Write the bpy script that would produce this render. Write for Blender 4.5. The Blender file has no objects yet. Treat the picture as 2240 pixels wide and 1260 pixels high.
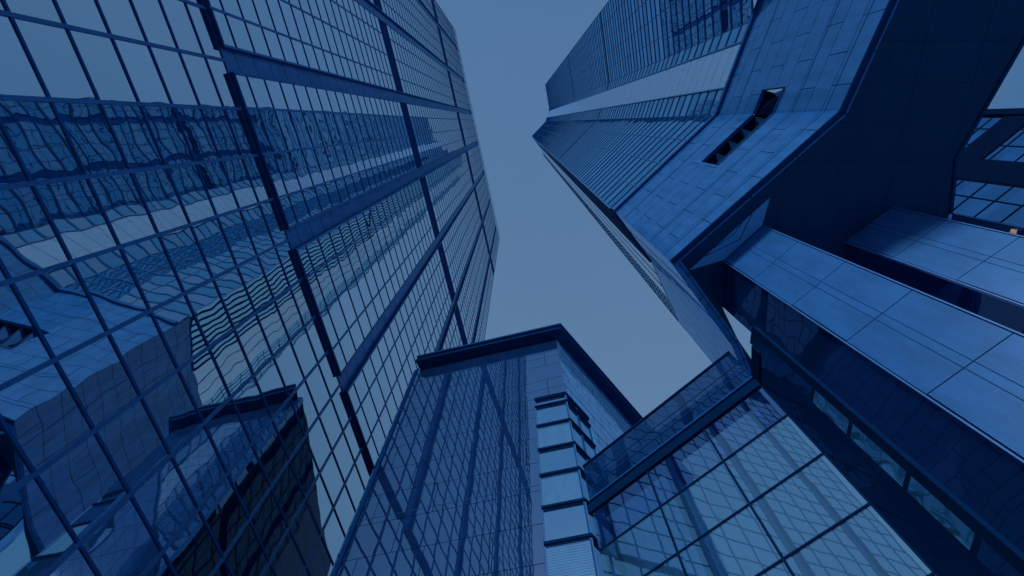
import bpy, math, random
from mathutils import Matrix, Vector

R_ = math.radians
EYE = 1.6                      # camera height; heights "h" below are metres above the eye
random.seed(7)
S = bpy.context.scene
COL = S.collection

# ------------------------------------------------------------------ camera
cam = bpy.data.cameras.new('camera')
cam.sensor_width = 36.0
cam.lens = 36.0 * 1063 / 2240
cam.clip_end = 6000
cam.clip_start = 0.05
camo = bpy.data.objects.new('camera', cam)
COL.objects.link(camo)
camo.matrix_world = Matrix.Translation((0, 0, EYE)) @ Matrix((
    (0.99996035, -0.00287059, 0.0084294),
    (0.0, -0.94661522, -0.32236567),
    (0.00890478, 0.32235289, -0.94657769))).to_4x4()
S.camera = camo
S.render.resolution_x = 1024
S.render.resolution_y = 576

# ------------------------------------------------------------------ sky
SUN_EL = 25.0
SUN_AZ = 197.5                 # clockwise from +Y: behind the camera, hazy
w = bpy.data.worlds.new('World')
S.world = w
w.use_nodes = True
nt = w.node_tree
nt.nodes.clear()
out = nt.nodes.new('ShaderNodeOutputWorld')
bg = nt.nodes.new('ShaderNodeBackground')
sky = nt.nodes.new('ShaderNodeTexSky')
sky.sky_type = 'NISHITA'
sky.sun_disc = False
sky.sun_elevation = R_(SUN_EL)
sky.sun_rotation = R_(SUN_AZ)
sky.air_density = 1.0
sky.dust_density = 1.5
bg2 = nt.nodes.new('ShaderNodeBackground')
add = nt.nodes.new('ShaderNodeAddShader')
# overcast veil: soft cool cloud layer, paler low towards +Y, bluer towards +X
tc = nt.nodes.new('ShaderNodeTexCoord')
sep = nt.nodes.new('ShaderNodeSeparateXYZ')
nt.links.new(tc.outputs['Generated'], sep.inputs[0])
ry = nt.nodes.new('ShaderNodeMapRange')
ry.inputs['From Min'].default_value = -0.25
ry.inputs['From Max'].default_value = 0.75
nt.links.new(sep.outputs['Y'], ry.inputs['Value'])
mx = nt.nodes.new('ShaderNodeMix'); mx.data_type = 'RGBA'
mx.inputs['A'].default_value = (0.066, 0.158, 0.318, 1)
mx.inputs['B'].default_value = (0.115, 0.209, 0.352, 1)
nt.links.new(ry.outputs[0], mx.inputs['Factor'])
rx = nt.nodes.new('ShaderNodeMapRange')
rx.inputs['From Min'].default_value = 0.45
rx.inputs['From Max'].default_value = 1.0
nt.links.new(sep.outputs['X'], rx.inputs['Value'])
mx2 = nt.nodes.new('ShaderNodeMix'); mx2.data_type = 'RGBA'
nt.links.new(mx.outputs['Result'], mx2.inputs['A'])
mx2.inputs['B'].default_value = (0.012, 0.10, 0.25, 1)
nt.links.new(rx.outputs[0], mx2.inputs['Factor'])
nz = nt.nodes.new('ShaderNodeTexNoise'); nz.inputs['Scale'].default_value = 2.2
nz.inputs['Detail'].default_value = 3
nt.links.new(tc.outputs['Generated'], nz.inputs['Vector'])
nr = nt.nodes.new('ShaderNodeMapRange')
nr.inputs['To Min'].default_value = 0.94
nr.inputs['To Max'].default_value = 1.06
nt.links.new(nz.outputs['Fac'], nr.inputs['Value'])
nt.links.new(mx2.outputs['Result'], bg2.inputs['Color'])
nt.links.new(nr.outputs[0], bg2.inputs['Strength'])
nt.links.new(sky.outputs[0], bg.inputs['Color'])
bg.inputs['Strength'].default_value = 0.012
nt.links.new(bg.outputs[0], add.inputs[0])
nt.links.new(bg2.outputs[0], add.inputs[1])
nt.links.new(add.outputs[0], out.inputs[0])

# ------------------------------------------------------------------ sun
sl = bpy.data.lights.new('sun', 'SUN')
sl.energy = 1.5
sl.angle = R_(10)
sl.color = (0.62, 0.84, 1.0)
so = bpy.data.objects.new('sun', sl)
COL.objects.link(so)
ce = math.cos(R_(SUN_EL))
sd = Vector((math.sin(R_(SUN_AZ)) * ce, math.cos(R_(SUN_AZ)) * ce, math.sin(R_(SUN_EL))))
so.rotation_euler = sd.to_track_quat('Z', 'Y').to_euler()
so.location = sd * 400

S.view_settings.view_transform = 'Standard'
S.view_settings.look = 'None'
S.view_settings.exposure = 0.0
S.view_settings.gamma = 1.0
S.render.engine = 'CYCLES'
S.cycles.max_bounces = 10
S.cycles.glossy_bounces = 6
S.cycles.transparent_max_bounces = 10
S.cycles.caustics_reflective = False
S.cycles.caustics_refractive = False


# ------------------------------------------------------------------ materials
def newmat(name):
    m = bpy.data.materials.new(name)
    m.use_nodes = True
    m.node_tree.nodes.clear()
    return m, m.node_tree.nodes, m.node_tree.links


def math_n(N, L, op, a, b=None):
    n = N.new('ShaderNodeMath'); n.operation = op
    for i, v in enumerate((a, b)):
        if v is None: continue
        if isinstance(v, (int, float)): n.inputs[i].default_value = v
        else: L.new(v, n.inputs[i])
    return n.outputs[0]


def vmath(N, L, op, a, b=None, scale=None):
    n = N.new('ShaderNodeVectorMath'); n.operation = op
    for i, v in enumerate((a, b)):
        if v is None: continue
        if isinstance(v, tuple): n.inputs[i].default_value = v
        else: L.new(v, n.inputs[i])
    if scale is not None: n.inputs['Scale'].default_value = scale
    return n.outputs[0]


def coat_glass(name, tint, body=(0.004, 0.03, 0.09), pane=(2.55, 2.05), off=(0, 0), wob=0.02, wscale=0.8,
               tilt=0.006, alt=None, rough=0.015, refl=0.9, clear=0.0, stretch=1.0, tone=0.12, yaw=(0, 0, 0)):
    """coated float glass: every pane slightly bowed and tilted, so reflections wander pane by pane"""
    m, N, L = newmat(name)
    o = N.new('ShaderNodeOutputMaterial')
    uv = N.new('ShaderNodeUVMap'); uv.uv_map = 'UVMap'
    sp = N.new('ShaderNodeSeparateXYZ'); L.new(uv.outputs[0], sp.inputs[0])
    iu = math_n(N, L, 'FLOOR', math_n(N, L, 'DIVIDE', math_n(N, L, 'SUBTRACT', sp.outputs[0], off[0]), pane[0]))
    iv = math_n(N, L, 'FLOOR', math_n(N, L, 'DIVIDE', math_n(N, L, 'SUBTRACT', sp.outputs[1], off[1]), pane[1]))
    cb = N.new('ShaderNodeCombineXYZ'); L.new(iu, cb.inputs[0]); L.new(iv, cb.inputs[1])
    wn = N.new('ShaderNodeTexWhiteNoise'); wn.noise_dimensions = '3D'; L.new(cb.outputs[0], wn.inputs['Vector'])
    offv = vmath(N, L, 'SCALE', wn.outputs['Color'], scale=37.0)
    pos = vmath(N, L, 'ADD', vmath(N, L, 'MULTIPLY', uv.outputs[0], (1.0, stretch, 1.0)), offv)
    ns = N.new('ShaderNodeTexNoise'); ns.inputs['Scale'].default_value = wscale
    ns.inputs['Detail'].default_value = 1.2; ns.inputs['Roughness'].default_value = 0.35
    L.new(pos, ns.inputs['Vector'])
    w1 = vmath(N, L, 'SCALE', vmath(N, L, 'SUBTRACT', ns.outputs['Color'], (0.5, 0.5, 0.5)), scale=wob)
    w2 = vmath(N, L, 'SCALE', vmath(N, L, 'SUBTRACT', wn.outputs['Color'], (0.5, 0.5, 0.5)), scale=tilt)
    ge = N.new('ShaderNodeNewGeometry')
    nn = vmath(N, L, 'NORMALIZE', vmath(N, L, 'ADD', vmath(N, L, 'ADD', vmath(N, L, 'ADD', ge.outputs['Normal'], tuple(yaw)), w1), w2))
    gl = N.new('ShaderNodeBsdfGlossy'); gl.inputs['Roughness'].default_value = rough
    L.new(nn, gl.inputs['Normal'])
    # per-pane tone
    tr = N.new('ShaderNodeMapRange'); L.new(wn.outputs['Value'], tr.inputs['Value'])
    tr.inputs['To Min'].default_value = 1 - tone; tr.inputs['To Max'].default_value = 1.0
    mc = N.new('ShaderNodeMix'); mc.data_type = 'RGBA'; mc.blend_type = 'MULTIPLY'
    mc.inputs['Factor'].default_value = 1.0
    mc.inputs['A'].default_value = (*tint, 1)
    L.new(tr.outputs[0], mc.inputs['B'])
    col = mc.outputs['Result']
    if alt:
        par = math_n(N, L, 'MODULO', math_n(N, L, 'ABSOLUTE', iv), 2.0)
        ma = N.new('ShaderNodeMix'); ma.data_type = 'RGBA'; L.new(par, ma.inputs['Factor'])
        L.new(col, ma.inputs['A'])
        mm = N.new('ShaderNodeMix'); mm.data_type = 'RGBA'; mm.blend_type = 'MULTIPLY'; mm.inputs['Factor'].default_value = 1
        L.new(col, mm.inputs['A']); mm.inputs['B'].default_value = (*alt, 1)
        L.new(mm.outputs['Result'], ma.inputs['B'])
        col = ma.outputs['Result']
    L.new(col, gl.inputs['Color'])
    df = N.new('ShaderNodeBsdfDiffuse'); df.inputs['Color'].default_value = (*body, 1)
    base = df.outputs[0]
    if clear > 0:
        tp = N.new('ShaderNodeBsdfTransparent'); tp.inputs['Color'].default_value = (0.55, 0.8, 0.95, 1)
        mt = N.new('ShaderNodeMixShader'); mt.inputs[0].default_value = clear
        L.new(base, mt.inputs[1]); L.new(tp.outputs[0], mt.inputs[2]); base = mt.outputs[0]
    fr = N.new('ShaderNodeLayerWeight'); fr.inputs['Blend'].default_value = 0.35
    fm = N.new('ShaderNodeMapRange'); L.new(fr.outputs['Fresnel'], fm.inputs['Value'])
    fm.inputs['From Min'].default_value = 0.0; fm.inputs['From Max'].default_value = 1.0
    fm.inputs['To Min'].default_value = refl; fm.inputs['To Max'].default_value = 1.0
    ms = N.new('ShaderNodeMixShader'); L.new(fm.outputs[0], ms.inputs[0])
    L.new(base, ms.inputs[1]); L.new(gl.outputs[0], ms.inputs[2])
    L.new(ms.outputs[0], o.inputs[0])
    return m


def stone(name, col, col2, brick=(3.2, 1.85), gloss=0.18, rough=0.12, mortar=0.02, offs=0.5, wob=0.0, stain=0.35, uvoff=(0, 0), squash=1.0, mcol=(0.004, 0.02, 0.07), graze=0.5):
    m, N, L = newmat(name)
    o = N.new('ShaderNodeOutputMaterial')
    uv = N.new('ShaderNodeUVMap'); uv.uv_map = 'UVMap'
    mp = N.new('ShaderNodeMapping'); mp.inputs['Location'].default_value = (uvoff[0], uvoff[1], 0)
    L.new(uv.outputs[0], mp.inputs[0])
    br = N.new('ShaderNodeTexBrick')
    L.new(mp.outputs[0], br.inputs['Vector'])
    br.offset = offs; br.squash = squash
    br.inputs['Scale'].default_value = 1.0
    br.inputs['Mortar Size'].default_value = mortar
    br.inputs['Mortar Smooth'].default_value = 0.0
    br.inputs['Brick Width'].default_value = brick[0]
    br.inputs['Row Height'].default_value = brick[1]
    br.inputs['Color1'].default_value = (*col, 1)
    br.inputs['Color2'].default_value = (*col2, 1)
    br.inputs['Mortar'].default_value = (*mcol, 1)
    n1 = N.new('ShaderNodeTexNoise'); n1.inputs['Scale'].default_value = 9.0; n1.inputs['Detail'].default_value = 6
    n1.inputs['Roughness'].default_value = 0.75
    L.new(uv.outputs[0], n1.inputs['Vector'])
    n2 = N.new('ShaderNodeTexNoise'); n2.inputs['Scale'].default_value = 1.0; n2.inputs['Detail'].default_value = 5
    st = vmath(N, L, 'MULTIPLY', uv.outputs[0], (1.6, 0.45, 1.0)); L.new(st, n2.inputs['Vector'])
    a1 = N.new('ShaderNodeMapRange'); L.new(n1.outputs['Fac'], a1.inputs['Value'])
    a1.inputs['From Min'].default_value = 0.3; a1.inputs['From Max'].default_value = 0.7
    a1.inputs['To Min'].default_value = 0.86; a1.inputs['To Max'].default_value = 1.1
    a2 = N.new('ShaderNodeMapRange'); L.new(n2.outputs['Fac'], a2.inputs['Value'])
    a2.inputs['From Min'].default_value = 0.35; a2.inputs['From Max'].default_value = 0.6
    a2.inputs['To Min'].default_value = 1 - stain; a2.inputs['To Max'].default_value = 1.03
    k = math_n(N, L, 'MULTIPLY', a1.outputs[0], a2.outputs[0])
    mc = N.new('ShaderNodeMix'); mc.data_type = 'RGBA'; mc.blend_type = 'MULTIPLY'; mc.inputs['Factor'].default_value = 1
    L.new(br.outputs['Color'], mc.inputs['A']); L.new(k, mc.inputs['B'])
    df = N.new('ShaderNodeBsdfDiffuse'); L.new(mc.outputs['Result'], df.inputs['Color'])
    gl = N.new('ShaderNodeBsdfGlossy'); gl.inputs['Roughness'].default_value = rough
    gl.inputs['Color'].default_value = (0.6, 0.8, 1.0, 1)
    # slab-by-slab unevenness of the polish
    iu = vmath(N, L, 'FLOOR', vmath(N, L, 'DIVIDE', mp.outputs[0], (brick[0], brick[1], 1.0)))
    wn = N.new('ShaderNodeTexWhiteNoise'); L.new(iu, wn.inputs['Vector'])
    nw = N.new('ShaderNodeTexNoise'); nw.inputs['Scale'].default_value = 0.7; nw.inputs['Detail'].default_value = 1
    L.new(vmath(N, L, 'ADD', uv.outputs[0], vmath(N, L, 'SCALE', wn.outputs['Color'], scale=9.0)), nw.inputs['Vector'])
    ge = N.new('ShaderNodeNewGeometry')
    nn = vmath(N, L, 'NORMALIZE', vmath(N, L, 'ADD', ge.outputs['Normal'],
               vmath(N, L, 'SCALE', vmath(N, L, 'SUBTRACT', nw.outputs['Color'], (0.5, 0.5, 0.5)), scale=wob)))
    L.new(nn, gl.inputs['Normal'])
    g = math_n(N, L, 'MULTIPLY', math_n(N, L, 'SUBTRACT', 1.0, br.outputs['Fac']), 1.0)
    fr = N.new('ShaderNodeLayerWeight'); fr.inputs['Blend'].default_value = 0.3
    fm = N.new('ShaderNodeMapRange'); L.new(fr.outputs['Fresnel'], fm.inputs['Value'])
    fm.inputs['To Min'].default_value = gloss; fm.inputs['To Max'].default_value = min(1.0, gloss + graze)
    f = math_n(N, L, 'MULTIPLY', fm.outputs[0], g)
    ms = N.new('ShaderNodeMixShader'); L.new(f, ms.inputs[0]); L.new(df.outputs[0], ms.inputs[1]); L.new(gl.outputs[0], ms.inputs[2])
    L.new(ms.outputs[0], o.inputs[0])
    return m


def metal(name, col, rough=0.35, spec=0.5, metallic=0.0, var=0.12, vs=1.2):
    m, N, L = newmat(name)
    o = N.new('ShaderNodeOutputMaterial')
    p = N.new('ShaderNodeBsdfPrincipled')
    geo = N.new('ShaderNodeNewGeometry')
    n = N.new('ShaderNodeTexNoise'); n.inputs['Scale'].default_value = vs; n.inputs['Detail'].default_value = 5
    L.new(geo.outputs['Position'], n.inputs['Vector'])
    r = N.new('ShaderNodeMapRange'); L.new(n.outputs['Fac'], r.inputs['Value'])
    r.inputs['From Min'].default_value = 0.3; r.inputs['From Max'].default_value = 0.7
    r.inputs['To Min'].default_value = 1 - var; r.inputs['To Max'].default_value = 1 + var
    mc = N.new('ShaderNodeMix'); mc.data_type = 'RGBA'; mc.blend_type = 'MULTIPLY'; mc.inputs['Factor'].default_value = 1
    mc.inputs['A'].default_value = (*col, 1); L.new(r.outputs[0], mc.inputs['B'])
    L.new(mc.outputs['Result'], p.inputs['Base Color'])
    p.inputs['Roughness'].default_value = rough
    p.inputs['Metallic'].default_value = metallic
    p.inputs['Specular IOR Level'].default_value = spec
    L.new(p.outputs[0], o.inputs[0])
    return m


M = {}
M['lt_glass'] = coat_glass('silver_blue_coated_glass', (0.86, 0.96, 1.0), pane=(2.55, 2.05), off=(3.87, 30.3), tone=0.05, refl=0.82, wob=0.016, wscale=0.9, tilt=0.007, yaw=(-0.011, -0.054, 0))
M['lt_glass_low'] = coat_glass('silver_blue_low_glass', (0.93, 0.99, 1.0), pane=(2.55, 2.02), off=(3.95, 27.2), tone=0.05, refl=0.82, wob=0.016, wscale=0.8, tilt=0.007, yaw=(-0.011, -0.054, 0))
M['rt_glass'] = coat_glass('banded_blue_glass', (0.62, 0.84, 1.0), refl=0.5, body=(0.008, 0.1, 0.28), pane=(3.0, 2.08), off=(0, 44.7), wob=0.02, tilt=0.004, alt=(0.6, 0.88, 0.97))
M['rt_glass_dark'] = coat_glass('darkened_blue_glass', (0.42, 0.70, 0.96), refl=0.7, body=(0.004, 0.07, 0.2), pane=(3.0, 2.08), off=(0, 44.7), wob=0.02, tilt=0.004, alt=(0.6, 0.85, 0.95))  # dark reflection of the left tower put into the tint
M['mullion'] = metal('blue_grey_mullion', (0.05, 0.22, 0.52), rough=0.5, spec=0.3)
M['transom'] = metal('dark_blue_transom', (0.012, 0.13, 0.38), rough=0.6, spec=0.05)
M['shade_wall'] = metal('navy_wall_panel', (0.010, 0.14, 0.36), rough=0.8, spec=0.05)
M['spandrel'] = metal('blue_spandrel_panel', (0.02, 0.12, 0.36), rough=0.3, var=0.18, vs=0.4)
M['spandrel_joint'] = stone('blue_spandrel_panel', (0.085, 0.29, 0.66), (0.075, 0.26, 0.6), brick=(30, 2.05), gloss=0.05, rough=0.3, mortar=0.03, stain=0.25, uvoff=(0, -30.3))
M['deep'] = metal('deep_navy_metal', (0.0015, 0.03, 0.105), rough=0.8, spec=0.03)
M['end_stone'] = stone('end_wall_granite', (0.006, 0.085, 0.32), (0.008, 0.1, 0.37), brick=(4.3, 2.68), gloss=0.05, rough=0.02, wob=0.01, mortar=0.024, stain=0.15, graze=0.3)
M['dark'] = metal('navy_dark_metal', (0.004, 0.075, 0.22), rough=0.7, spec=0.06)
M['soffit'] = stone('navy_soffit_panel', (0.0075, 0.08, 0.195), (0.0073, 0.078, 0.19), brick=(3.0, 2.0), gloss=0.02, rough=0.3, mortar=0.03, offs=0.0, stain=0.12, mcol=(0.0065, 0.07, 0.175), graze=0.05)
M['white_panel'] = stone('pale_metal_panel', (0.42, 0.62, 0.86), (0.40, 0.60, 0.84), brick=(20, 2.08), gloss=0.25, rough=0.2, mortar=0.05, stain=0.05, uvoff=(0, -44.7), mcol=(0.1, 0.25, 0.5))
M['band_stone'] = stone('blue_granite_slab', (0.042, 0.215, 0.56), (0.037, 0.198, 0.525), brick=(3.6, 1.66), gloss=0.10, rough=0.06, wob=0.02, mortar=0.022, uvoff=(0.4, -27.9), stain=0.2)
M['lit_side_stone'] = stone('polished_side_granite', (0.09, 0.44, 0.98), (0.08, 0.40, 0.9), brick=(3.6, 1.66), gloss=0.05, rough=0.05, wob=0.006, mortar=0.022, uvoff=(0.4, -27.9), graze=1.0)  # band granite brightened, standing in for sun that misses this face
M['sb_stone_lit'] = stone('lit_polished_granite', (0.17, 0.47, 0.92), (0.2, 0.54, 0.98), brick=(3.2, 1.34), gloss=0.25, rough=0.01, wob=0.06, mortar=0.03, stain=0.15, uvoff=(0.7, -47.3))  # lighter copy of the building's stone: light on the right face put into colour
M['pier_stone'] = stone('smooth_granite_slab', (0.038, 0.20, 0.53), (0.034, 0.185, 0.5), brick=(30, 3.75), gloss=0.06, rough=0.3, mortar=0.02, stain=0.2, uvoff=(0, -20.35), graze=0.12)
M['cap_stone'] = metal('lit_capital_stone', (0.2, 0.58, 1.0), rough=0.6, var=0.05, vs=3)  # pier stone made paler so the unlit underside reads as lit
M['base_glass'] = coat_glass('pale_base_panel', (0.9, 0.97, 1.0), pane=(2.2, 30), off=(0.1, 0), wob=0.004, tilt=0.004, refl=0.8, body=(0.4, 0.65, 0.9))
M['rt_glass_side'] = coat_glass('teal_side_glass', (0.55, 0.88, 1.0), pane=(0.8, 2.08), off=(0.6, 44.7), wob=0.015, tilt=0.01, refl=0.85, body=(0.02, 0.2, 0.4))
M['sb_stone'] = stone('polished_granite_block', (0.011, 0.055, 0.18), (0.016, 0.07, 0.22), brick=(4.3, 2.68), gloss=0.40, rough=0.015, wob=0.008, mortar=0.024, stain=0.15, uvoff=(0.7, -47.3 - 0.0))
M['sb_glass'] = coat_glass('bay_window_glass', (0.5, 0.80, 1.0), pane=(2.6, 2.75), off=(0, 35.35), wob=0.012, tilt=0.01, refl=0.8, body=(0.03, 0.16, 0.36))
M['dark_polish'] = coat_glass('black_polished_glass', (0.16, 0.28, 0.5), pane=(1.6, 3.75), off=(0, 0), wob=0.025, wscale=0.6, tilt=0.008, refl=0.16, body=(0.004, 0.055, 0.19))
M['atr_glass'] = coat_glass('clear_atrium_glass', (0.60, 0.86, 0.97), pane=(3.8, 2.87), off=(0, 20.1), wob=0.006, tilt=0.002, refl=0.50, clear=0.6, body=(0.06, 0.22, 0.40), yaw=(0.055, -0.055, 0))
M['atr_glass_hi'] = coat_glass('dark_atrium_glass', (0.40, 0.62, 0.9), pane=(3.8, 2.9), off=(0, 20.1), wob=0.007, tilt=0.002, refl=0.55, clear=0.7, body=(0.01, 0.06, 0.2), yaw=(0.055, -0.055, 0))  # darker tint for the upper row of panes
M['parapet_glass'] = coat_glass('smoked_parapet_glass', (0.2, 0.36, 0.6), pane=(3.8, 3.4), off=(0, 23.4), wob=0.03, tilt=0.004, refl=0.4, clear=0.25, body=(0.004, 0.04, 0.15))
M['far_dark'] = metal('far_navy_panel', (0.001, 0.015, 0.06), rough=0.8, spec=0.02)
M['rb_glass'] = coat_glass('deep_blue_glass', (0.13, 0.4, 0.72), pane=(3, 2.9), off=(0, 0), wob=0.02, tilt=0.03, refl=0.75, tone=0.35, body=(0.01, 0.07, 0.25))
M['slot_glass'] = coat_glass('slot_glass', (0.12, 0.25, 0.45), pane=(1, 1), wob=0.05, tilt=0.02, refl=0.3, body=(0.004, 0.04, 0.15))
M['teal_glass'] = coat_glass('side_light_glass', (0.45, 0.72, 0.85), pane=(1, 3), wob=0.06, tilt=0.01, refl=0.5, body=(0.06, 0.26, 0.42))
M['paving'] = stone('pale_paving', (0.3, 0.46, 0.62), (0.27, 0.43, 0.58), brick=(1.2, 0.6), gloss=0.0, rough=0.5, mortar=0.01)
M['trim'] = metal('pale_blue_trim', (0.06, 0.28, 0.68), rough=0.4)
m, N, L = newmat('warm_lamp')
e = N.new('ShaderNodeEmission'); e.inputs[0].default_value = (1.0, 0.66, 0.5, 1); e.inputs[1].default_value = 0.28
o = N.new('ShaderNodeOutputMaterial'); L.new(e.outputs[0], o.inputs[0]); M['lamp'] = m


# ------------------------------------------------------------------ mesh helpers
class MB:
    """collects faces with metre-true UVs, builds one mesh object"""
    def __init__(s): s.v = []; s.f = []; s.uv = []

    def face(s, pts, uvs):
        i = len(s.v); s.v += [tuple(p) for p in pts]; s.f.append(tuple(range(i, i + len(pts)))); s.uv += list(uvs)

    def build(s, name, mat, parent=None):
        me = bpy.data.meshes.new(name)
        me.from_pydata(s.v, [], s.f)
        l = me.uv_layers.new(name='UVMap')
        for i, c in enumerate(s.uv): l.data[i].uv = c
        me.materials.append(mat)
        o = bpy.data.objects.new(name, me)
        COL.objects.link(o)
        if parent: o.parent = parent
        return o


SC = 1.0      # size factor of the building being built


class Plane:
    """vertical facade plane: s along it, h up, d outwards"""
    def __init__(self, p0, p1=None, ang=None, out=None):
        self.p = Vector(p0[:2])
        if p1 is not None:
            self.t = (Vector(p1[:2]) - self.p); self.len = self.t.length; self.t.normalize()
        else:
            self.t = Vector((math.cos(R_(ang)), math.sin(R_(ang)))); self.len = 0
        n = Vector((-self.t.y, self.t.x))
        ref = (Vector((0, 0)) - self.p) if out is None else Vector(out)
        if n.dot(ref) < 0: n = -n
        self.n = n
        self.flip = (self.t.x * n.y - self.t.y * n.x) > 0

    def P(self, s, h, d=0.0):
        q = self.p + self.t * s + self.n * d
        return (q.x * SC, q.y * SC, 0.0 if h <= -EYE + 1e-4 else max(0.0, h * SC + EYE))

    def quad(self, mb, s0, s1, h0, h1, d=0.0, d1=None):
        d1 = d if d1 is None else d1
        pts = [self.P(s0, h0, d), self.P(s1, h0, d), self.P(s1, h1, d1), self.P(s0, h1, d1)]
        uv = [(s0, h0), (s1, h0), (s1, h1), (s0, h1)]
        if self.flip: pts.reverse(); uv.reverse()
        mb.face(pts, uv)

    def box(self, mb, s0, s1, h0, h1, d0, d1, back=False, ends=True):
        """d0 < d1 (outer)"""
        P = self.P
        self.quad(mb, s0, s1, h0, h1, d1)
        def f(a, uv):
            if self.flip: a = a[::-1]; uv = uv[::-1]
            mb.face(a, uv)
        f([P(s0, h0, d0), P(s1, h0, d0), P(s1, h0, d1), P(s0, h0, d1)], [(s0, d0), (s1, d0), (s1, d1), (s0, d1)])
        f([P(s0, h1, d1), P(s1, h1, d1), P(s1, h1, d0), P(s0, h1, d0)], [(s0, d1), (s1, d1), (s1, d0), (s0, d0)])
        if ends:
            f([P(s0, h0, d0), P(s0, h0, d1), P(s0, h1, d1), P(s0, h1, d0)], [(s0 + d0, h0), (s0 + d1, h0), (s0 + d1, h1), (s0 + d0, h1)])
            f([P(s1, h0, d1), P(s1, h0, d0), P(s1, h1, d0), P(s1, h1, d1)], [(s1 + d1, h0), (s1 + d0, h0), (s1 + d0, h1), (s1 + d1, h1)])
        if back:
            a = [P(s1, h0, d0), P(s0, h0, d0), P(s0, h1, d0), P(s1, h1, d0)]
            f(a, [(s1, h0), (s0, h0), (s0, h1), (s1, h1)])


def thing(name, label, cat, loc, group=None):
    o = bpy.data.objects.new(name, None)
    COL.objects.link(o)
    o['label'] = label; o['category'] = cat
    if group: o['group'] = group
    o.location = (loc[0], loc[1], 0)
    return o


def keep(o):
    """children are built in world metres; move them under their thing's base without shifting them"""
    for c in o.children:
        c.matrix_parent_inverse = Matrix.Translation(-Vector(o.location))


def slab(mb, poly, z0, z1):
    n = len(poly)
    poly = [(x * SC, y * SC) for x, y in poly]
    z0, z1 = (z0 - EYE) * SC + EYE, (z1 - EYE) * SC + EYE
    a = sum(poly[i][0] * poly[(i + 1) % n][1] - poly[(i + 1) % n][0] * poly[i][1] for i in range(n))
    if a < 0: poly = poly[::-1]
    mb.face([(x, y, z1) for x, y in poly], [(x, y) for x, y in poly])
    mb.face([(x, y, z0) for x, y in poly[::-1]], [(x, y) for x, y in poly[::-1]])
    for i in range(n):
        (x0, y0), (x1, y1) = poly[i], poly[(i + 1) % n]
        l = math.hypot(x1 - x0, y1 - y0)
        mb.face([(x0, y0, z0), (x1, y1, z0), (x1, y1, z1), (x0, y0, z1)], [(0, z0), (l, z0), (l, z1), (0, z1)])


def lattice(pl, name, mats, parent, s0, s1, h0, h1, cols, rows, mw, tw, d, depth):
    """one connected frame: stiles and rails share their vertices"""
    def bands(a, b, cs, w):
        iv = [(a, a + w * 0.5)] + sorted((max(a, c - w / 2), min(b, c + w / 2)) for c in cs if a - w / 2 < c < b + w / 2) + [(b - w * 0.5, b)]
        r = []
        for x in iv:
            if r and x[0] <= r[-1][1] + 1e-4: r[-1] = (r[-1][0], max(r[-1][1], x[1]))
            elif x[1] > x[0]: r.append(x)
        cells = []
        for k, (x, y) in enumerate(r):
            cells.append((x, y, True))
            if k < len(r) - 1: cells.append((y, r[k + 1][0], False))
        return cells
    S_ = bands(s0, s1, cols, mw); H_ = bands(h0, h1, rows, tw)
    ids = {}; V = []; F = []; MI = []; UV = []
    def v(s, h, l):
        k = (round(s, 4), round(h, 4), l)
        if k not in ids: ids[k] = len(V); V.append(pl.P(s, h, d + depth if l else d))
        return ids[k]
    def f(idx, uv, mi):
        if pl.flip: idx = idx[::-1]; uv = uv[::-1]
        F.append(idx); UV.extend(uv); MI.append(mi)
    for i, (a, b, fs) in enumerate(S_):
        for j, (c, e, fh) in enumerate(H_):
            if not (fs or fh): continue
            mi = 0 if fs else 1
            f([v(a, c, 1), v(b, c, 1), v(b, e, 1), v(a, e, 1)], [(a, c), (b, c), (b, e), (a, e)], mi)
            solid = lambda ii, jj: 0 <= ii < len(S_) and 0 <= jj < len(H_) and (S_[ii][2] or H_[jj][2])
            if not solid(i, j - 1): f([v(a, c, 0), v(b, c, 0), v(b, c, 1), v(a, c, 1)], [(a, 0), (b, 0), (b, depth), (a, depth)], 1)
            if not solid(i, j + 1): f([v(a, e, 1), v(b, e, 1), v(b, e, 0), v(a, e, 0)], [(a, 0), (b, 0), (b, depth), (a, depth)], 1)
            if not solid(i - 1, j): f([v(a, c, 0), v(a, c, 1), v(a, e, 1), v(a, e, 0)], [(0, c), (depth, c), (depth, e), (0, e)], mi)
            if not solid(i + 1, j): f([v(b, c, 1), v(b, c, 0), v(b, e, 0), v(b, e, 1)], [(depth, c), (0, c), (0, e), (depth, e)], mi)
    me = bpy.data.meshes.new(name); me.from_pydata(V, [], F)
    l = me.uv_layers.new(name='UVMap')
    for i, c in enumerate(UV): l.data[i].uv = c
    for m_ in mats: me.materials.append(M[m_])
    me.polygons.foreach_set('material_index', MI)
    o = bpy.data.objects.new(name, me); COL.objects.link(o); o.parent = parent
    return o


def window(pl, parent, s0, s1, h0, h1, glass, cols, rows, mw=0.12, md=0.05, tw=0.08, d=0.0,
           mm='mullion', tm='transom', name='window'):
    g = MB(); pl.quad(g, s0, s1, h0, h1, d)
    go = g.build(name, M[glass], parent)
    lattice(pl, 'window_frame', (mm, tm), go, s0, s1, h0, h1, cols, rows, mw, tw, d, md)
    return go


def frange(a, b, st):
    r = []; x = a
    while x < b: r.append(x); x += st
    return r


# ------------------------------------------------------------------ ground
g = MB()
g.face([(-3000, -3000, 0), (3000, -3000, 0), (3000, 3000, 0), (-3000, 3000, 0)], [(-3000, -3000), (3000, -3000), (3000, 3000), (-3000, 3000)])
gr = g.build('ground', M['paving']); gr['kind'] = 'structure'

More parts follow.
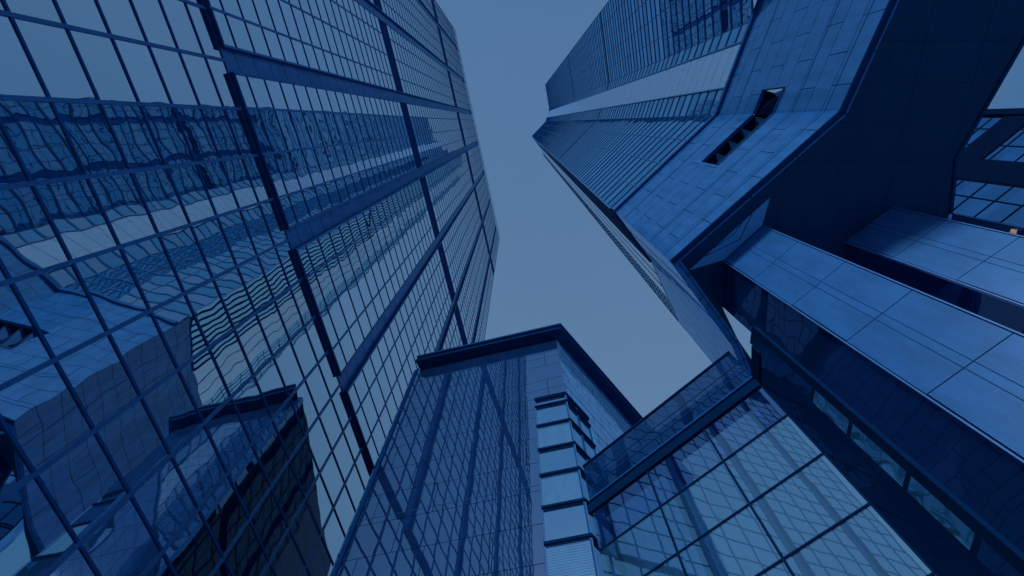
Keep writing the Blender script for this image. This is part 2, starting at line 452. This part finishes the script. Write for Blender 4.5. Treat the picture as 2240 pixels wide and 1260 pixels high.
# ------------------------------------------------------------------ left glass tower
TH = 78.5
nv = Vector((-math.sin(R_(TH)), math.cos(R_(TH))))          # from the camera towards the tower
lt = thing('glass_tower', 'huge mirror glass skyscraper with gridded panes and sunken vertical strips, filling the left half', 'skyscraper', nv * 15)
PL = Plane(nv * 15, ang=TH)             # lower glazing and strips
PU = Plane(nv * 14.75, ang=TH)          # upper glazing stands a quarter metre proud
LS0, LS1, HB, HT, TOPZ = -33.6, 40.0, 28.9, 185.9, 177.8
strips = [3.24 + 10.2 * k for k in range(-3, 4)]            # each 1.26 wide
strips = [s for s in strips if LS0 < s < LS1 - 1]
SW = 1.26
cols = [3.87 + 2.55 * k for k in range(-30, 30)]
# bays
edges = [LS0] + [e for s in strips for e in (s, s + SW)] + [LS1]
bays = [(edges[i], edges[i + 1]) for i in range(0, len(edges), 2)]
for (a, b) in bays:
    # low zone
    window(PL, lt, a - (SW / 2 if a > LS0 else 0), b + (SW / 2 if b < LS1 else 0), -EYE, HB, 'lt_glass_low', [c for c in cols if a - 0.7 < c < b + 0.6],
           [27.2 - 2.02 * k for k in range(0, 15)], mw=0.15, md=0.05, tw=0.10)
    for (h0, h1) in ((HB, 69.2), (73.0, 134.0), (138.0, TOPZ)):
        window(PU, lt, a, b, h0, h1, 'lt_glass', [a + 0.07, b - 0.07] + [c for c in cols if a + 0.5 < c < b - 0.5],
               [h0 + 0.12] + [30.3 + 2.05 * k for k in range(0, 72) if 30.3 + 2.05 * k < 69 or 73.5 < 30.3 + 2.05 * k < 133.6 or 138.4 < 30.3 + 2.05 * k],
               mw=0.13, md=0.045, tw=0.075)
    # louvred plant floors
    for (h0, h1) in ((69.2, 73.0), (134.0, 138.0)):
        m_ = MB(); PU.quad(m_, a, b, h0, h1, -0.35)
        lo = m_.build('louvre_band', M['dark'], lt)
        lattice(PU, 'louvre_slats', ('transom', 'transom'), lo, a, b, h0, h1, [], [h0 + 0.3 + k * 0.42 for k in range(9)], 0.05, 0.1, -0.35, 0.33)
    # underside of the projecting bay and the reveals beside the strips
    m_ = MB()
    m_.face([PL.P(a, HB, 0), PL.P(b, HB, 0), PL.P(b, HB, 0.25), PL.P(a, HB, 0.25)][::(-1 if PL.flip else 1)], [(0, 0)] * 4)
    for s in (a, b):
        m_.face([PL.P(s, HB, 0), PL.P(s, HB, 0.25), PL.P(s, TOPZ, 0.25), PL.P(s, TOPZ, 0)], [(0, 0)] * 4)
    m_.build('reveal', M['dark'], lt)
# sunken strips
for s in strips:
    m_ = MB(); PL.quad(m_, s, s + SW, HB, TOPZ, 0.0)
    st = m_.build('spandrel_strip', M['spandrel_joint'], lt)
    m_ = MB()
    PL.box(m_, s - 0.10, s - 0.003, HB, TOPZ, 0.25, 0.31)
    m_.build('edge_trim', M['mullion'], st)
    m_ = MB(); PL.box(m_, s + SW + 0.003, s + SW + 0.10, HB, TOPZ, 0.25, 0.31)
    m_.build('edge_trim', M['mullion'], st)
# crown
window(PU, lt, LS0, LS1, TOPZ, HT, 'lt_glass', [c for c in cols if LS0 < c < LS1], [TOPZ, 178.2, 181.0, HT - 0.15], mw=0.12, md=0.04, tw=0.12, name='crown_window')
# end faces and back as glazed walls
def pt(pl, s, d=0): v = pl.p + pl.t * s + pl.n * d; return (v.x, v.y)
for s in (LS0, LS1):
    a = pt(PU, s); b = pt(PU, s, -30)
    o_ = (PU.t if s > 0 else -PU.t)
    E1 = Plane(a, b, out=o_)
    for h0, h1 in ((-EYE, 69), (69, 134), (134, HT)):
        window(E1, lt, 0, 30, h0, h1, 'lt_glass', frange(0.1, 30, 2.55), frange(h0 + 0.1, h1, 4.1), name='side_window')
m_ = MB(); slab(m_, [pt(PU, LS0, -0.05), pt(PU, LS1, -0.05), pt(PU, LS1, -30), pt(PU, LS0, -30)], HT - 0.5 + EYE, HT + EYE - 0.003)
m_.build('roof', M['dark'], lt)
B1 = Plane(pt(PU, LS0, -30), pt(PU, LS1, -30), out=-PU.n)
window(B1, lt, 0, LS1 - LS0, -EYE, HT, 'lt_glass', frange(0.1, 72, 5.1), frange(0, HT, 4.1), name='side_window')
keep(lt)

# ------------------------------------------------------------------ right tower
C_ = (9.12, 7.74); B_ = (17.3, -0.60)
bu = Plane(B_, ang=104.9 - 180)
HS, HC, HR = 27.9, 44.5, 305.0
rt = thing('granite_based_tower', 'folded blue tower with a white vertical strip and an overhanging granite base, upper right', 'skyscraper', B_)
f2 = Plane(B_, C_)
L2 = f2.len
P3 = bu.P(7.55, 0)[:2]
f1a = Plane(P3, ang=78.6 - 180)
P4 = f1a.P(13.25, 0)[:2]
PITCH = 2.08
rows_rt = [44.7 + PITCH * k for k in range(0, 126)]
zones = ((HC, 110.0), (110.0, 175.0), (175.0, 240.0), (240.0, HR))
def curtain(pl, s0, s1, glass, ncol, zs=zones, td=0.05, tw=0.26):
    stp = (s1 - s0) / ncol
    for i in range(ncol):
        for (h0, h1) in zs:
            a, b = s0 + i * stp, s0 + (i + 1) * stp
            window(pl, rt, a, b, h0, h1, glass, [], [r for r in rows_rt if r < h1 - 0.05], mw=0.05, md=td, tw=tw, name='window_band')
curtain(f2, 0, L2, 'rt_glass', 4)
curtain(bu, 0, 2.2, 'rt_glass', 1)
curtain(bu, 6.0, 7.55, 'rt_glass', 1)
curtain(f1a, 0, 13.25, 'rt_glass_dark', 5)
# white strip with trims
m_ = MB(); bu.box(m_, 2.32, 5.9, HC, HR + 3, -0.6, 0.06)
ws = m_.build('white_strip', M['white_panel'], rt)
m_ = MB(); bu.box(m_, 2.2, 2.32, HC, HR, -0.1, 0.14); bu.box(m_, 5.9, 6.0, HC, HR, -0.1, 0.14)
m_.build('edge_trim', M['mullion'], ws)
m_ = MB(); bu.box(m_, 1.2, 3.0, HR, HR + 5, -2.5, -0.3, back=True); m_.build('roof_plant', M['trim'], rt)
# light joint band and dark plant floors high up
for pl, a, b in ((f2, 0, L2), (f1a, 0, 13.25), (bu, 6.0, 7.55), (bu, 0, 2.2)):
    m_ = MB(); pl.box(m_, a, b, 174.7, 175.1, 0, 0.053); m_.build('plant_floor', M['trim'], rt)
    m_ = MB(); pl.box(m_, a, b, HR - 0.6, HR + 0.4, 0, 0.1); m_.build('roof_edge', M['mullion'], rt)
# third face: finned strip, then the fold with thin bright bands
f3 = Plane(C_, ang=51)
Fm = f3.P(7.0, 0)[:2]
K_ = (16.9, 19.6)
f3k = Plane(Fm, K_, out=f3.n)
for (h0, h1) in zones:
    h0 = max(h0, HC + 2.4)
    window(f3, rt, 0.02, 7.0, h0, h1, 'rt_glass_side', frange(0.6, 6.9, 0.8), [], mw=0.04, md=0.16, tw=0.05, mm='mullion', name='finned_window')
for (h0, h1) in zones:
    h0 = max(h0, HC + 2.4)
    window(f3k, rt, 4.3, f3k.len, h0, h1, 'rt_glass_side', frange(4.8, f3k.len, 0.55), [r for r in rows_rt if r < h1], mw=0.1, md=0.03, tw=0.05, name='window_band')
kb = Plane(K_, (K_[0] + 2.6, K_[1] - 0.6), out=(0.2, 1))
curtain(kb, 0, kb.len, 'rt_glass', 1)
p4b = Plane(P4, (P4[0] + 22, P4[1] - 3), out=(0, -1))
curtain(p4b, 0, p4b.len, 'rt_glass', 4)
m_ = MB(); f3k.box(m_, 0.1, 4.2, HC + 2.4, HR, -0.4, 0.04); ws2 = m_.build('white_strip', M['base_glass'], rt)
m_ = MB()
for s in (1.4, 2.8): f3k.box(m_, s, s + 0.08, HC + 2.4, HR, 0.04, 0.07)
m_.build('panel_joint', M['mullion'], ws2)
# granite base panels under the third face
m_ = MB()
f3.box(m_, 0.15, 7.0, HS, HC + 2.4, -0.5, 0.03)
m_.build('base_panel', M['lit_side_stone'], rt)
m_ = MB(); f3k.box(m_, 0.03, f3k.len, HS, HC + 2.4, -0.5, 0.0)
m_.build('base_panel', M['lit_side_stone'], rt)
for s in (2.2, 4.6):
    m_ = MB(); f3.box(m_, s, s + 0.05, HS, HC + 2.4, 0.03, 0.05); m_.build('panel_joint', M['mullion'], rt)

# granite base band with the slot of folded glass
SL0, SL1 = 34.9, 38.0
bs_len = 21.0
m_ = MB()
f2.box(m_, 0, L2, HS, SL0, -0.25, 0, ends=False)
f2.box(m_, 4.77, L2, SL0, SL1, -0.25, 0)
f2.box(m_, 0, L2, SL1, HC, -0.25, 0, ends=False)
f2.quad(m_, 0, 0.001, HS, HS + .001, 0)
bo = m_.build('granite_band', M['band_stone'], rt)
m_ = MB()
bu.box(m_, 0, bs_len, HS, SL0, -0.25, 0, ends=False)
bu.box(m_, 1.7, bs_len, SL0, SL1, -0.25, 0)
bu.box(m_, 0, bs_len, SL1, HC, -0.25, 0, ends=False)
bo2 = m_.build('granite_band', M['band_stone'], rt)
# corner return of the band at C
m_ = MB(); f3.box(m_, 0.0, 0.14, HS, HC, -0.3, 0.035); m_.build('corner_trim', M['band_stone'], rt)
# string grooves and top/bottom edges
for pl, a, b in ((f2, -0.05, L2), (bu, 0, bs_len)):
    for h in (29.2, 32.6, 41.0):
        m_ = MB(); pl.box(m_, a, b, h - 0.04, h + 0.04, -0.002, 0.015); m_.build('string_course', M['transom'], rt)
    m_ = MB(); pl.box(m_, a, b, HC - 0.05, HC + 0.35, 0.0, 0.22); m_.build('coping', M['transom'], rt)
    m_ = MB()
    pl.box(m_, a, b, HS - 0.05, HS + 0.01, -0.30, -0.02); m_.build('shadow_gap', M['dark'], rt)
    m_ = MB()
    n_ = int((b - a) / 3.1)
    for i in range(n_ + 1):
        pl.box(m_, a + i * 3.1, min(b, a + i * 3.1 + 3.02), HS - 0.16, HS - 0.06, -0.40, -0.32)
    m_.build('drip_edge', M['trim'], rt)
# folded slot glazing
def slot(pl, a, b, n, par):
    back = MB(); pl.quad(back, a, b, SL0, SL1, -1.1)
    so_ = back.build('slot_back', M['deep'], par)
    hd = MB(); pl.box(hd, a - 0.3, b + 0.02, SL1, SL1 + 0.3, -1.2, -0.26, back=True); hd.build('slot_head', M['deep'], so_)
    step = (b - a) / n
    A = MB(); D = MB()
    for i in range(n):
        s0, s1 = a + i * step, a + (i + 1) * step; sm = s0 + step * 0.55
        def tri(mb, q):
            pts = [pl.P(*x) for x in q]
            mb.face(pts, [(x[0], x[1]) for x in q])
        tri(D, [(s0, SL0, -0.9), (s1, SL0, -0.25), (s0, SL1, -0.25)])
        tri(A, [(s1, SL0, -0.25), (s1, SL1, -0.9), (s0, SL1, -0.25)])
    D.build('dark_facet', M['deep'], so_)
    A.build('glass_facet', M['slot_glass'], so_)
    fr_ = MB(); pl.box(fr_, a, b, SL0 - 0.12, SL0 + 0.1, -0.3, 0.05); fr_.build('sill', M['dark'], so_)
slot(f2, 0.0, 4.77, 4, rt)
slot(bu, 0.0, 1.7, 1, rt)
# great dark soffit under the base
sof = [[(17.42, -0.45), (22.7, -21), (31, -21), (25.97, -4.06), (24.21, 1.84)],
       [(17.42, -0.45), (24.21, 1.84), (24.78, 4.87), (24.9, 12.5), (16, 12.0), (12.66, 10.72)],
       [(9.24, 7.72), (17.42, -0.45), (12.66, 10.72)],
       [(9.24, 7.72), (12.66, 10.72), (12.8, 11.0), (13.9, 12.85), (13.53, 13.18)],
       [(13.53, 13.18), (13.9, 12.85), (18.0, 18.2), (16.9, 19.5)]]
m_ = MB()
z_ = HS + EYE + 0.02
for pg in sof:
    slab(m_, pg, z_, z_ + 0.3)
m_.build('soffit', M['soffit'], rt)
# far edge fascia of the soffit
for a, b in (((31, -21), (25.97, -4.06)), ((25.97, -4.06), (24.21, 1.84)), ((24.21, 1.84), (24.78, 4.87))):
    E_ = Plane(a, b); m_ = MB(); E_.box(m_, 0, E_.len, HS - 0.08, HS + 0.3, -0.12, 0.04, back=True); m_.build('fascia', M['dark'], rt)
# mitred granite capital inlaid round the first pier
m_ = MB()
cp = [(14.36, 4.03), (10.34, 8.32), (12.34, 7.66), (14.17, 5.68)]
cz = HS + EYE - 0.08
slab(m_, cp, cz, cz + 0.09)
cpo = m_.build('capital', M['cap_stone'], rt)
def strip2(p, q, wd, z, mb):
    E_ = Plane(p, q, out=(-1, 0)); n = E_.n * wd / 2
    a = Vector(p); b = Vector(q)
    mb.face([(a.x - n.x, a.y - n.y, z), (b.x - n.x, b.y - n.y, z), (b.x + n.x, b.y + n.y, z), (a.x + n.x, a.y + n.y, z)], [(0, 0)] * 4)
m_ = MB()
mid = (12.93, 6.53)
strip2((12.34 + .02, 7.66 - .02), (14.17, 5.68), 0.06, cz - 0.004, m_)
for k, (e1, e2, m0) in enumerate((((11.15, 7.45), (13.5, 4.93), (12.7, 6.2)), ((11.6, 6.95), (13.0, 5.45), (12.45, 6.05)))):
    m0 = (13.0 - 0.35 * k, 6.45 - 0.33 * k)
    strip2(e1, m0, 0.05, cz - 0.004, m_); strip2(m0, e2, 0.05, cz - 0.004, m_)
m_.build('joint', M['dark'], cpo)

# ---- piers
def pier(a, b, depth, top, left=True):
    pl = Plane(a, b)
    m_ = MB(); pl.box(m_, 0, pl.len, -EYE, top, -0.35, 0)
    fo = m_.build('pier', M['pier_stone'], rt)
    m_ = MB()
    c = pl.len * 0.5
    for s in (c - 0.17, c + 0.14): pl.box(m_, s, s + 0.025, -EYE, top, 0, 0.006)
    m_.build('joint', M['dark'], fo)
    m_ = MB()
    for s in (-0.09, pl.len + 0.04): pl.box(m_, s, s + 0.05, -EYE, top, -0.2, 0.02)
    m_.build('edge_trim', M['trim'], fo)
    m_ = MB()
    for s in (-0.04, pl.len): pl.box(m_, s, s + 0.04, -EYE, top, -0.2, -0.05)
    m_.build('shadow_gap', M['dark'], fo)
    return pl
pier((12.3, 7.7), (14.2, 5.7), 3, HS - 0.1)
pier((19.2, 6.5), (21.3, 4.6), 3, HS - 0.02)
# polished dark side of the first pier
w1 = Plane((12.3, 7.75), (12.66, 10.7))
m_ = MB(); w1.box(m_, 0, w1.len, -EYE, HS - 0.02, -0.3, 0); m_.build('pier_side', M['dark_polish'], rt)
side2 = Plane((14.2, 5.75), (16.4, 8.2), out=(1, -1))
m_ = MB(); side2.quad(m_, 0, side2.len, -EYE, HS - 0.02, 0); m_.build('pier_side', M['dark_polish'], rt)
side3 = Plane((19.2, 6.55), (20.2, 9.5), out=(-1, 0))
m_ = MB(); side3.quad(m_, 0, side3.len, -EYE, HS - 0.02, 0); m_.build('pier_side', M['dark_polish'], rt)
# dark lobby wall far under the soffit, with its pale end pier
w2 = Plane((24.75, 5.75), (24.9, 12.4), out=(-1, 0))
m_ = MB(); w2.box(m_, 0, w2.len, -EYE, HS, -0.3, 0); m_.build('lobby_wall', M['shade_wall'], rt)
w3 = Plane((24.72, 4.9), (24.75, 5.75), out=(-1, 0))
m_ = MB(); w3.box(m_, 0, w3.len, -EYE, HS - 0.25, -0.3, 0); m_.build('end_pier', M['pier_stone'], rt)
keep(rt)

# lamp on the end pier
lamp = thing('wall_lamp', 'small glowing orange wall lamp on the pale stone edge at the far right', 'lamp', (24.6, 5.3))
hL = 24.7 / 1.045
m_ = MB(); w3.box(m_, 0.08, 0.32, hL - 0.06, hL + 0.05, 0, 0.16); m_.build('lamp_housing', M['transom'], lamp)
m_ = MB(); w3.box(m_, 0.11, 0.29, hL + 0.06, hL + 0.4, 0.03, 0.13); m_.build('lamp_glass', M['lamp'], lamp)
keep(lamp)

# ------------------------------------------------------------------ centre granite building
SC = 0.655
W = (4.26, 21.8)
sb = thing('granite_building', 'low polished granite building with dark flat cornice and corner bay windows, bottom centre', 'building', (W[0] * SC, W[1] * SC))
sL = Plane(W, ang=180 - 14.2)
sR = Plane(W, ang=50, out=(1, -1))
SH = 47.4
LL = 15.9
m_ = MB()
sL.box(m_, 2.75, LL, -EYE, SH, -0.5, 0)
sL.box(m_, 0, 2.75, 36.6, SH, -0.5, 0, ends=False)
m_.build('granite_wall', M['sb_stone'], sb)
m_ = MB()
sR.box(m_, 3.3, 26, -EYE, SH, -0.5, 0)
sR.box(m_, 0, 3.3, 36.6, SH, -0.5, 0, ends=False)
m_.build('granite_wall', M['sb_stone_lit'], sb)
for pl, e in ((sL, LL), (sR, 26)):
    for h in (44.84, 43.64, 37.7, 34.9, 26.0):
        m_ = MB()
        a = 0 if h > 36.6 else (2.75 if pl is sL else 3.3)
        pl.box(m_, a, e, h - 0.02, h + 0.02, 0, 0.012)
        m_.build('course_line', M['transom'], sb)
end = (sL.p + sL.t * LL)
sE = Plane((end.x, end.y), (end.x + 10.5, end.y + 22), out=(-1, 0.4))
m_ = MB(); sE.box(m_, 0.02, sE.len, -EYE, SH, -0.5, 0); m_.build('granite_wall', M['end_stone'], sb)
# cornice: dark slab with a bright drip line
ov = 0.66
def off_corner(d):
    # corner of the two planes pushed outwards by d
    n1, n2 = sL.n, sR.n
    det = n1.x * n2.y - n1.y * n2.x
    x = (d * n2.y - n1.y * d) / det; y = (n1.x * d - d * n2.x) / det
    return (W[0] + x, W[1] + y)
def corn(d0, z0, z1, mat, name, inner=3.0):
    c = off_corner(d0)
    a = (Vector(c) + sL.t * (LL + 0.2)); b = (Vector(c) + sR.t * 26)
    i1 = a + Vector((10.5, 22)); i2 = Vector(W) + Vector((0, inner)); i3 = b - sR.n * inner
    m_ = MB(); slab(m_, [tuple(a), c, tuple(b), tuple(i1)], z0 + EYE, z1 + EYE)
    return m_.build(name, M[mat], sb)
corn(1.06, SH, SH + 0.22, 'dark', 'cornice')
corn(1.13, SH + 0.22, SH + 0.3, 'trim', 'drip_line')
corn(1.36, SH + 0.3, SH + 0.62, 'dark', 'roof_edge')
# corner bay windows
bars = [36.4, 35.35, 32.63, 29.72, 27.01, 24.12, 21.4, 18.6, 15.8, 13.0, 10.2, 7.4, 4.6, 1.8]
M['blind'] = stone('ribbed_blind_glass', (0.16, 0.38, 0.62), (0.16, 0.38, 0.62), brick=(60, 0.17), gloss=0.3, rough=0.1, mortar=0.02, stain=0.1, mcol=(0.05, 0.2, 0.42))
for k in range(len(bars) - 1):
    for pl, e in ((sL, 2.75), (sR, 3.3)):
        g_ = MB()
        pl.quad(g_, 0.0, e, bars[k + 1], bars[k] - 0.0, -0.18)
        win = g_.build('bay_window', M['blind'] if (k in (2, 4, 6, 8) and pl is sL) else M['sb_glass'], sb)
        f_ = MB(); pl.box(f_, 0.0, e, bars[k] - 0.16, bars[k] + 0.04, -0.18, 0.012 if pl is sL else 0.008); f_.build('sill', M['deep'], win)
        lattice(pl, 'window_frame', ('mullion', 'mullion') if pl is sL else ('transom', 'transom'), win, 0.0, e, bars[k + 1] + 0.04, bars[k] - 0.16,
                [1.63] if pl is sR else [], [], 0.14 if pl is sL else 0.1, 0.06, -0.18, 0.08)
keep(sb)

# ------------------------------------------------------------------ glazed atrium
SC = 0.643
aA = (12.97, 13.17)
at = thing('glass_atrium', 'clear gridded glass wall with smoked parapet, between granite building and dark pier', 'atrium', (aA[0] * SC, aA[1] * SC))
A_ = Plane(aA, ang=135, out=(-1, -1))
AW = 12.0
hs_ = [26.8, 23.2, 20.1, 17.25, 14.4, 11.5, 8.6, 5.7, 2.8, -EYE]
vs_ = [0.0, 3.8, 7.8, AW]
for k in range(len(hs_) - 1):
    h1, h0 = hs_[k], hs_[k + 1]
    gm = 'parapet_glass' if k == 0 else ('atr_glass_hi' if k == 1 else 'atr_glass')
    for j in range(3):
        g_ = MB(); A_.quad(g_, vs_[j], vs_[j + 1], h0, h1, 0)
        wo = g_.build('atrium_pane', M[gm], at)
        if k > 0:
            f_ = MB(); A_.box(f_, vs_[j], vs_[j + 1], h1 - 0.05, h1 + 0.03, -0.1, 0.04, back=True); f_.build('transom', M['deep'], wo)
            f_ = MB(); A_.box(f_, vs_[j] - 0.05, vs_[j] + 0.05, h0, h1 - 0.06, -0.12, 0.05, back=True); f_.build('mullion', M['deep'], wo)
m_ = MB(); A_.box(m_, -0.2, AW + 0.2, 22.75, 23.35, -0.5, 0.12, back=True); m_.build('roof_beam', M['deep'], at)
m_ = MB(); A_.box(m_, 0, AW, 23.6, 23.72, -0.1, 0.1, back=True); m_.build('gutter_rail', M['transom'], at)
m_ = MB(); A_.box(m_, 0, AW, 26.72, 26.86, -0.08, 0.06, back=True); m_.build('top_rail', M['deep'], at)
for h in (24.6, 25.4): 
    m_ = MB(); A_.box(m_, 0, AW, h, h + 0.03, -0.02, 0.03, back=True); m_.build('glazing_bar', M['transom'], at)
m_ = MB(); A_.quad(m_, 0, AW, 23.3, 26.8, -1.3); m_.build('parapet_wall', M['soffit'], at)
# internal post
m_ = MB(); A_.box(m_, 6.7, 7.1, -EYE, 22.7, -0.9, -0.5, back=True); m_.build('post', M['deep'], at)
keep(at)

# dark wall between atrium and pier with the glazed side strip
dw = thing('dark_polished_wall', 'very dark polished wall beside the atrium with a narrow greenish vertical strip of glazing', 'wall', (12.7 * SC, 11.2 * SC))
wb = Plane((12.69, 11.32), (12.97, 13.17))
m_ = MB(); wb.box(m_, 0, wb.len, -EYE, 23.7, -0.4, 0, back=True); m_.build('wall_panel', M['dark_polish'], dw)
m_ = MB(); wb.box(m_, 0.0, wb.len, 22.9, 23.8, 0.0, 0.06); m_.build('wall_head', M['deep'], dw)
ws1 = Plane((12.66, 10.71), (12.69, 11.32))
lvl = [24.0, 18.3, 15.85, 13.0, 10.5]
for k in range(4):
    g_ = MB(); ws1.quad(g_, 0.0, ws1.len, lvl[k + 1] + 0.1, lvl[k] - 0.1, 0)
    g_.build('side_light', M['dark_polish'] if k == 0 else M['teal_glass'], dw)
for k in range(5):
    m_ = MB(); ws1.box(m_, 0, ws1.len, lvl[k] - 0.1, lvl[k] + 0.1, -0.2, 0.005); m_.build('bar', M['deep'], dw)
m_ = MB(); ws1.box(m_, -0.4, 0, -EYE, 24.1, -0.2, 0.0, back=True); m_.build('wall_panel', M['deep'], dw)
m_ = MB(); ws1.quad(m_, 0, ws1.len, -EYE, 10.4, 0); m_.build('wall_panel', M['dark_polish'], dw)
keep(dw)

# ------------------------------------------------------------------ far right glass building
SC = 1.0
q0 = (57.3, -1.0)
rb = thing('gridded_glass_building', 'dark blue gridded glass building with wide navy bands, beyond the overhang at far right', 'building', q0)
Rb = Plane(q0, ang=134.0, out=(-1, -1))
RH = 90.0
pit = 2.9
rr = frange(24.3, RH, pit)
cc = frange(0.0, 60, 2.4)
bandv = (7.0, 9.8)
for (a, b) in ((0.4, 7.0), (9.8, 22.0), (22.0, 26.0)):
    for (h0, h1) in ((-EYE, 42.0), (42.0, 57.0), (60.6, RH)):
        window(Rb, rb, a, b, h0, h1, 'rb_glass', [c for c in cc if a < c < b] + [b - .1, a + .1], [r for r in rr if r < h1], mw=0.13, md=0.05, tw=0.14, mm='far_dark', tm='far_dark')
m_ = MB(); Rb.box(m_, bandv[0], bandv[1], -EYE, RH, -0.4, 0.1); m_.build('vertical_band', M['far_dark'], rb)
m_ = MB(); Rb.box(m_, 0, 26, 57.0, 60.6, -0.4, 0.12); m_.build('plant_band', M['far_dark'], rb)
m_ = MB(); Rb.box(m_, -0.5, 0.4, -EYE, RH, -0.5, 0.3); m_.build('corner_post', M['far_dark'], rb)
Rc = Plane(q0, (q0[0] + 30, q0[1] + 28), out=(1, -1))
window(Rc, rb, 0.5, 40, -EYE, RH, 'rb_glass', frange(1, 40, 3.2), rr, mw=0.28, md=0.2, tw=0.3, mm='far_dark', tm='far_dark')
keep(rb)
